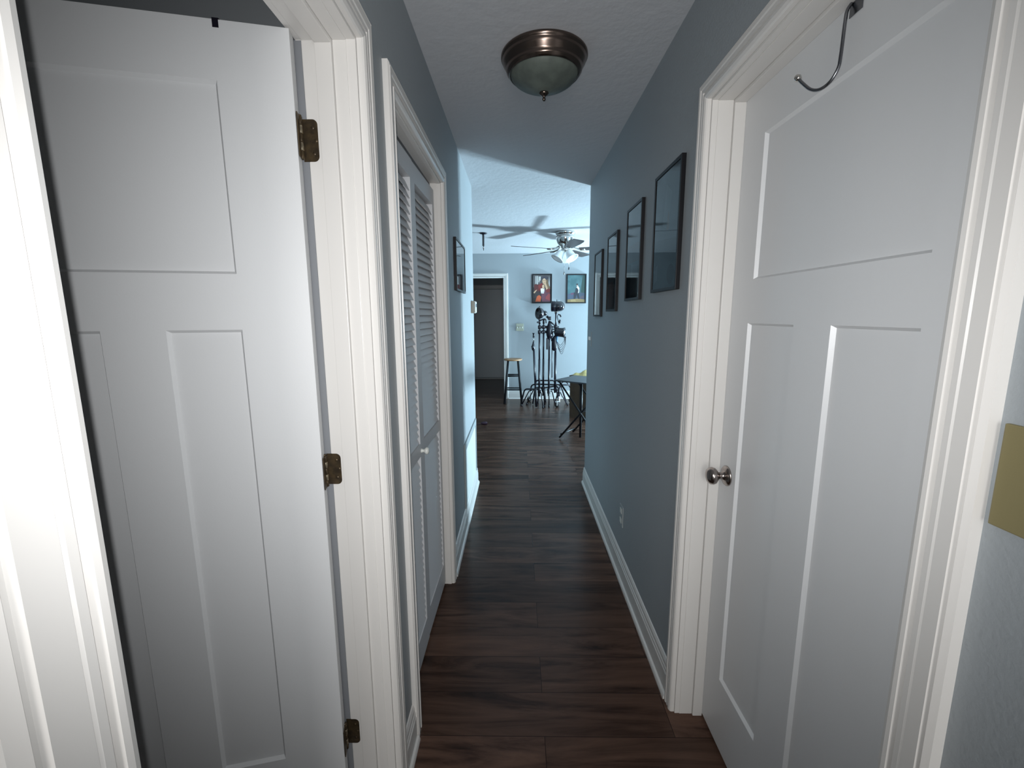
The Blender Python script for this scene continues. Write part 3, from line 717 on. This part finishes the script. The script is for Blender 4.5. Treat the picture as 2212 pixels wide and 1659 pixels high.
# rolling stand
x4, y4 = .590, 6.90
r4 = tag(empty('rolling_light_stand', (x4, y4, 0)), 'tallest black light stand on bright casters, carrying the bullet shaped strobe', 'light stand', 'black light stands against the far wall')
bm = bmesh.new(); tube(bm, [(x4,y4,.20),(x4,y4,.85)], .0185, 14); tube(bm, [(x4,y4,.82),(x4,y4,1.30)], .0155, 14); tube(bm, [(x4,y4,1.26),(x4,y4,1.475)], .0115, 12); obj('column', bm, 'blackmetal', r4)
for (cxx, cyy) in ((.640, 6.74), (.215, 7.22), (.90, 7.10)):
    bm = bmesh.new(); top = Vector((cxx, cyy, .275))
    tube(bm, rounded([(x4,y4,.330),(x4+(cxx-x4)*.8,y4+(cyy-y4)*.8,.300),(cxx,cyy,.27),(cxx,cyy,.155)], .05, 6), .0125, 12); lg = obj('leg', bm, 'blackmetal', r4)
    bm = bmesh.new(); tube(bm, [(cxx,cyy,.170),(cxx,cyy,.078)], .0155, 12); tube(bm, [(cxx+.010,cyy,.088),(cxx-.055,cyy-.02,.084)], .010, 10)
    box(bm, cxx-.040, cxx-.018, cyy-.0375, cyy-.0325, .028, .090); box(bm, cxx-.040, cxx-.018, cyy-.006, cyy-.001, .028, .090)
    obj('caster_fork', bm, 'white', lg)
    bm = bmesh.new(); lathe(bm, [(.016,-.012),(.032,-.012),(.038,-.007),(.038,.007),(.032,.012),(.016,.012)], (cxx-.032,cyy-.019,.038), (0,1,0), 28); obj('caster_wheel', bm, 'rubber', lg)
for gz in (1.25, 1.175):
    bm = bmesh.new(); lathe(bm, [(0,-.030),(.022,-.030),(.027,-.018),(.027,.018),(.022,.030),(0,.030)], (x4,y4,gz), (0,0,1), 16); tube(bm, [(x4,y4,gz),(x4-.05,y4-.01,gz)], .009, 10); obj('knuckle', bm, 'blackmetal', r4)
# arched bars holding the row: sliding-leg frame resting across the stands
bk = tag(empty('stand_rack', (.42, 6.95, 0)), 'black arched tube frame standing behind the row of light stands', 'rack')
bm = bmesh.new(); tube(bm, rounded([(.235,6.93,.014),(.285,6.93,.375),(.30,6.93,.395),(.56,6.93,.395),(.60,6.97,.36),(.66,6.98,.014)], .05, 6), .012, 12); obj('tube_arch', bm, 'blackmetal', bk)
bm = bmesh.new(); tube(bm, rounded([(.05,7.05,.014),(.105,7.05,.235),(.30,6.955,.25),(.60,6.955,.30),(.70,7.06,.30),(.79,7.10,.014)], .05, 6), .012, 12); obj('tube_arch', bm, 'blackmetal', bk)
bm = bmesh.new(); tube(bm, rounded([(.62,7.16,.014),(.72,7.17,.33),(.80,7.17,.34),(.88,7.2,.22),(.92,7.2,.014)], .05, 6), .010, 12); obj('tube_arch', bm, 'blackmetal', bk)
# short leaning stand
ls = tag(empty('folded_light_stand', (.27, 6.70, 0)), 'short thin folded stand leaning left of the others, spool shaped stud on top', 'light stand')
bm = bmesh.new(); tube(bm, [(.284,6.70,.012),(.268,6.73,.30)], .0175, 12); tube(bm, [(.268,6.73,.29),(.238,6.79,.92)], .012, 12); tube(bm, [(.278,6.74,.40),(.250,6.80,.90)], .008, 10); obj('column', bm, 'blackmetal', ls)
bm = bmesh.new(); lathe(bm, [(0,-.05),(.018,-.05),(.027,-.02),(.024,.03),(.014,.06),(.010,.09),(0,.09)], (.236,6.79,.94), (0,0,1), 16); tube(bm, [(.236,6.79,.93),(.216,6.76,.955)], .016, 10); obj('clamp', bm, 'blackmetal', ls)
bm = bmesh.new(); tube(bm, [(.243,6.79,1.02),(.240,6.79,1.10)], .006, 10); obj('stud', bm, 'chrome', ls)
bm = bmesh.new(); lathe(bm, [(0,0),(.020,0),(.020,.006),(.014,.012),(.014,.056),(.020,.062),(.020,.070),(0,.070)], (.240,6.79,1.092), (0,0,1), 18); obj('spool', bm, 'blackmetal', ls)
# vertical thin rod
tr_ = tag(empty('thin_rod', (.536, 6.86, .45)), 'thin black rod hanging between the third and tallest stands', 'rod')
bm = bmesh.new(); tube(bm, [(.535,6.86,.45),(.531,6.86,1.05)], .007, 10); obj('shaft', bm, 'blackmetal', tr_)
bm = bmesh.new(); tube(bm, [(.531,6.86,1.03),(.531,6.86,1.17)], .016, 10); tube(bm, [(.531,6.86,1.15),(.500,6.85,1.172)], .009, 8); obj('clamp_head', bm, 'blackmetal', tr_)

# lamp head 1 : big round black head seen from behind with small round ballast
h1 = tag(empty('round_lamp_head', (.331, 6.78, 1.36)), 'round glossy black lamp head on the leftmost tall stand', 'studio light')
bm = bmesh.new(); ax = Vector((-.80,-.45,.05))
lathe(bm, [(0,-.085),(.030,-.083),(.055,-.07),(.078,-.045),(.089,-.012),(.090,.012),(.082,.016),(.080,-.010),(0,-.015)], (.318,6.79,1.462), ax, 40); obj('bowl', bm, 'gloss', h1)
bm = bmesh.new(); lathe(bm, [(0,-.035),(.028,-.033),(.038,-.02),(.040,0),(.036,.022),(.022,.035),(0,.038)], (.410,6.79,1.462), (-.2,-1,.15), 32); obj('rear_cap', bm, 'gloss', h1)
bm = bmesh.new(); tube(bm, [(.33,6.79,1.45),(.40,6.79,1.45)], .024, 16); obj('neck', bm, 'gloss', h1)
bm = bmesh.new(); tube(bm, smooth_curve([(.300,6.77,1.41),(.318,6.77,1.368),(.345,6.77,1.356),(.375,6.77,1.368),(.405,6.77,1.375),(.425,6.77,1.36),(.433,6.77,1.31)],5), .010, 10); tube(bm, [(.331,6.79,1.37),(.331,6.79,1.30)], .016, 12); tube(bm, [(.398,6.86,1.37),(.398,6.86,1.30)], .016, 12); obj('yoke', bm, 'blackmetal', h1)
bm = bmesh.new(); lathe(bm, [(0,-.012),(.012,-.010),(.014,0),(.012,.010),(0,.012)], (.300,6.78,1.325), (1,0,0), 14); tube(bm, [(.300,6.78,1.325),(.331,6.79,1.33)], .006, 8); obj('tilt_knob', bm, 'blackmetal', h1)
bm = bmesh.new(); tube(bm, smooth_curve([(.322,6.79,1.545),(.326,6.79,1.562),(.338,6.79,1.566)],4), .006, 8); obj('top_latch', bm, 'blackmetal', h1)
# lamp head 2 : bullet shaped strobe
h2 = tag(empty('bullet_strobe_head', (x4, y4, 1.475)), 'glossy black bullet shaped strobe head on the tallest stand', 'studio light')
bm = bmesh.new(); lathe(bm, [(0,-.105),(.072,-.105),(.080,-.098),(.080,-.045),(.074,-.035)], (.620,y4,1.568), (1,-.12,0), 40); obj('reflector', bm, 'blackmetal', h2)
bm = bmesh.new(); lathe(bm, [(.074,-.035),(.078,-.02),(.080,.02),(.074,.055),(.058,.083),(.036,.100),(.015,.107),(0,.108)], (.620,y4,1.568), (1,-.12,0), 40); obj('housing', bm, 'gloss', h2)
bm = bmesh.new(); box(bm, x4-.018, x4+.018, y4-.016, y4+.016, 1.455, 1.500, bev=.004); obj('mount', bm, 'blackmetal', h2)
bm = bmesh.new(); tube(bm, [(x4-.02,y4-.02,1.478),(x4+.040,y4-.03,1.484)], .009, 10); obj('mount_knob', bm, 'chrome', h2)
bm = bmesh.new(); tube(bm, [(.603,y4,1.645),(.603,y4,1.672)], .005, 8); obj('aerial', bm, 'blackmetal', h2)
# grip clamps on stand three
h3 = tag(empty('grip_clamp', (.486, 6.84, 1.32)), 'cluster of black grip clamps topping the thick third stand', 'clamp')
bm = bmesh.new(); box(bm, .463, .512, 6.815, 6.855, 1.355, 1.412, bev=.008); tube(bm, [(.486,6.84,1.37),(.445,6.83,1.418)], [.016,.020], 12); obj('jaw', bm, 'blackmetal', h3)
bm = bmesh.new(); lathe(bm, [(0,.06),(.016,.06),(.024,.02),(.044,-.03),(.050,-.09),(.048,-.16),(.036,-.20),(0,-.20)], (.488,6.845,1.285), (0,0,1), 20); obj('body', bm, 'blackmetal', h3)
bm = bmesh.new(); tube(bm, [(.50,6.83,1.33),(.568,6.84,1.278)], .012, 10); tube(bm, [(.50,6.83,1.215),(.585,6.85,1.215)], .010, 10); obj('arm', bm, 'blackmetal', h3)
bm = bmesh.new(); box(bm, .440, .470, 6.83, 6.86, .90, 1.085, bev=.006); obj('bracket', bm, 'blackmetal', h3)
# side arm of rolling stand and bell lamp
h5 = tag(empty('swivel_arm', (.64, 6.86, 1.3)), 'small black curved swivel arm beside the tallest stand', 'clamp')
bm = bmesh.new(); tube(bm, smooth_curve([(.622,6.87,1.445),(.650,6.86,1.435),(.668,6.86,1.405)],5), [.008]*5+[.012]*6, 10); obj('curved_arm', bm, 'blackmetal', h5)
bm = bmesh.new(); tube(bm, [(.610,6.88,1.405),(.626,6.87,1.44)], .006, 8); tube(bm, [(.612,6.88,1.405),(.640,6.87,1.29)], .006, 8); lathe(bm, [(0,-.030),(.010,-.028),(.018,0),(.010,.028),(0,.030)], (.650,6.86,1.335), (0,.2,1), 14); obj('lever', bm, 'blackmetal', h5)
h4 = tag(empty('bell_lamp_head', (.65, 6.85, 1.16)), 'black bell shaped lamp head hung at mid height above the looped cable', 'studio light')
bm = bmesh.new(); lathe(bm, [(0,-.085),(.045,-.083),(.062,-.070),(.070,-.04),(.072,.02),(.074,.045),(.083,.075),(.078,.076),(.066,.04),(0,.03)], (.655,6.86,1.165), (1,-.25,-.05), 36); obj('shade', bm, 'gloss', h4)
bm = bmesh.new(); tube(bm, [(.590,6.90,1.215),(.630,6.87,1.26),(.635,6.87,1.20)], .008, 10); obj('bracket', bm, 'blackmetal', h4)
cb = tag(empty('cable_coil', (.66, 6.83, 1.0)), 'thin dark cable hanging in loops below the bell shaped lamp head', 'cable')
bm = bmesh.new()
for k, dep in enumerate((.06, .095, .135, .165, .195)):
    x_a, x_b = .598+.005*k, .722+.006*k
    pts = [(x_a, 6.84-.004*k, 1.03-.012*k), (x_a+.02, 6.83, 1.055-dep*.8), ((x_a+x_b)/2, 6.82-.004*k, 1.06-dep*1.0-.03), (x_b-.012, 6.83, 1.065-dep*.55), (x_b, 6.85, 1.10)]
    tube(bm, smooth_curve(pts, 8), .0032, 8)
obj('cord', bm, 'blackmetal', cb)
bp_ = tag(empty('blue_pouch', (.575, 6.84, .9)), 'dark blue wrapped cable bundle hooked on the tallest stand', 'cable')
bm = bmesh.new(); lathe(bm, [(0,.17),(.014,.165),(.030,.13),(.034,.05),(.040,-.02),(.030,-.07),(0,-.075)], (.572,6.862,.95), (0,0,1), 18); obj('bundle', bm, 'blackmetal', bp_)
bm = bmesh.new(); lathe(bm, [(0,.09),(.012,.085),(.018,.03),(.012,-.04),(0,-.045)], (.606,6.86,1.03), (0,0,1), 14); obj('wrap', bm, 'blue', bp_)

# ------------------------------------------------------------------ folding table with crossed legs
TZ = .705
tb = tag(empty('folding_table', (.9, 5.0, 0)), 'slate topped folding table with thin crossed black legs at living room right', 'table')
A_ = Vector((.412, 4.94)); B_ = Vector((1.16, 4.37)); 
ux = (B_-A_).normalized(); uy = Vector((-ux.y, ux.x)); 
LT, WT_ = 1.25, .46
A2 = A_ + ux*0
def TP(a, b, z): q = A_ + ux*a + uy*b; return (q.x, q.y, z)
bm = bmesh.new()
v = [bm.verts.new(TP(a,b,z)) for z in (TZ-.016, TZ) for a, b in ((0,0),(LT,0),(LT,WT_),(0,WT_))]
for f in ((0,3,2,1),(4,5,6,7),(0,1,5,4),(1,2,6,5),(2,3,7,6),(3,0,4,7)): bm.faces.new([v[i] for i in f])
obj('tabletop', bm, 'tabletop', tb)
for b in (.05, WT_-.05):
    bm = bmesh.new(); tube(bm, [TP(.035,b,TZ-.02), TP(.60,b,.012)], .0105, 10); obj('leg', bm, 'black', tb)
    bm = bmesh.new(); bb = b+.024 if b < .2 else b-.024
    tube(bm, [TP(.035,bb,.012), TP(.60,bb,TZ-.02)], .0105, 10); obj('leg', bm, 'black', tb)
bm = bmesh.new(); tube(bm, [(.735,5.02,.0),(.735,5.02,.40),(.735,5.02,TZ-.017)], [.013,.017,.015], 12); obj('leg', bm, 'black', tb)
bm = bmesh.new(); tube(bm, [TP(.052,.074,.055), TP(.052,WT_-.074,.055)], .0085, 10); obj('foot_rail', bm, 'black', tb)
bm = bmesh.new(); tube(bm, [TP(.318,.03,.349), TP(.318,WT_-.03,.349)], .007, 10); obj('pivot_rail', bm, 'black', tb)
bm = bmesh.new(); tube(bm, [TP(.04,.02,TZ-.022), TP(.04,WT_-.02,TZ-.022)], .009, 8); obj('top_rail', bm, 'black', tb)
bm = bmesh.new(); tube(bm, [TP(.66,.02,TZ-.022), TP(.66,WT_-.02,TZ-.022)], .009, 8); obj('top_rail', bm, 'black', tb)
# dark box behind the table and mustard cloth on it
bxo = tag(empty('storage_box', (.95, 5.95, 0)), 'tall dark brown box standing on the floor behind the crossed table legs', 'box')
def rbox(bm, cx, cy, w, d, z0, z1, a, bev=0.0):
    ca, sa = math.cos(a), math.sin(a)
    vs = box(bm, -w/2, w/2, -d/2, d/2, z0, z1)
    for q in vs: x, y = q.co.x, q.co.y; q.co.x = cx + ca*x - sa*y; q.co.y = cy + sa*x + ca*y
bm = bmesh.new(); rbox(bm, .985, 6.09, .38, .36, 0, .575, -.62); obj('carton', bm, 'brown', bxo)
bm = bmesh.new(); rbox(bm, .985, 6.09, .395, .375, .576, .60, -.62); obj('lid', bm, 'brown', bxo)
cl = tag(empty('mustard_cloth', (.93, 5.95, .60)), 'crumpled mustard yellow cloth heaped on the brown box beyond the table', 'cloth')
bm = bmesh.new(); n = 22
g = []
for i in range(n+1):
    row = []
    for k in range(n+1):
        u, w = i/n, k/n; x = -.17+.34*u; y = -.16+.32*w
        e = min(u,1-u,w,1-w)*2
        z = .604 + .034*min(1,e*2.2) + .016*math.sin(u*15+w*5)*min(1,e*3) + .010*math.sin(w*19-u*6)*min(1,e*3)
        a = -.62; row.append(bm.verts.new((.985+math.cos(a)*x-math.sin(a)*y, 6.09+math.sin(a)*x+math.cos(a)*y, z)))
    g.append(row)
for i in range(n):
    for k in range(n): f_ = bm.faces.new([g[i][k], g[i+1][k], g[i+1][k+1], g[i][k+1]]); f_.smooth = True
obj('folds', bm, 'mustard', cl)

# plug on floor
pg = tag(empty('cord_plug', (-.453, 5.61, 0)), 'small dark purple plug lying on the living room floor at end of cord', 'plug')
bm = bmesh.new(); lathe(bm, [(0,-.045),(.012,-.040),(.021,-.015),(.023,.015),(.018,.040),(0,.045)], (-.455,5.61,.0235), (1,.1,0), 18); obj('body', bm, 'purple', pg)
bm = bmesh.new(); tube(bm, smooth_curve([(-.49,5.608,.014),(-.56,5.60,.006),(-.70,5.60,.005),(-.9,5.66,.005)],6), .004, 8); obj('cord', bm, 'purple', pg)

# ------------------------------------------------------------------ lights
def area(name, loc, target, sx_, sy_, energy, color):
    l = bpy.data.lights.new(name, 'AREA'); l.shape = 'RECTANGLE'; l.size = sx_; l.size_y = sy_; l.energy = energy; l.color = color
    o = bpy.data.objects.new(name, l); COL.objects.link(o); o.location = loc
    o.rotation_euler = (Vector(target)-Vector(loc)).to_track_quat('-Z', 'Y').to_euler(); return o
# phone flash just left of the lens
l = bpy.data.lights.new('phone_flash', 'SPOT'); l.energy = 58.0; l.shadow_soft_size = .003; l.spot_size = math.radians(130); l.spot_blend = 1.0; l.color = (.985, .99, 1.0)
o = bpy.data.objects.new('phone_flash', l); COL.objects.link(o); o.location = (-.012, .0, H+.005); o.rotation_euler = (math.radians(86), 0, 0)
# soft fill added behind the camera to brighten the hallway and jambs
area('fill_light_behind', (.12, -2.3, 1.45), (.1, 2, 1.3), .75, 1.5, 32, (1.0, .975, .95))
# daylight bounced up off the sunlit deck through the patio door, and sky light through the panes
area('deck_bounce', (LX1+.32, 6.85, .16), (1.2, 5.7, 2.2), .55, .30, 860, (.58, .84, 1.0))
area('sky_patio', (LX1+.55, 6.7, 1.2), (0, 5.9, 1.0), 1.3, 1.8, 280, (.56, .83, 1.0))
area('sky_window', (3.02, 3.22, 1.42), (.7, 7.2, 1.2), 1.1, 1.05, 260, (.56, .83, 1.0))

w = bpy.data.worlds.new('world'); S.world = w; w.use_nodes = True
w.node_tree.nodes['Background'].inputs[0].default_value = (.55, .75, .95, 1); w.node_tree.nodes['Background'].inputs[1].default_value = .3

# ------------------------------------------------------------------ camera
F = 940.; PX, PY = 1106., 829.5
d = Vector(((1119.2-PX)/F, -(679.-PY)/F, 1.)).normalized()
up = Vector((math.sin(-.0025), math.cos(-.0025), 0.)); up = (up - d*up.dot(d)).normalized(); xx = up.cross(d).normalized()
# rows: world axes in camera coordinates (right, up, forward)
Rm = Matrix((xx, d, up))
cx_, cy_, cz_ = Rm.col[0], Rm.col[1], Rm.col[2]
rot = Matrix((cx_, cy_, -cz_)).transposed()
cam = bpy.data.cameras.new('camera'); cam.sensor_fit = 'HORIZONTAL'; cam.sensor_width = 36; cam.lens = 36*F/2212; cam.clip_start = .01
co = bpy.data.objects.new('camera', cam); COL.objects.link(co); co.matrix_world = Matrix.Translation((0,0,H)) @ rot.to_4x4()
S.camera = co
S.view_settings.view_transform = 'Standard'; S.view_settings.look = 'None'; S.view_settings.gamma = 1; S.view_settings.use_curve_mapping = False
S.view_settings.exposure = 0.0
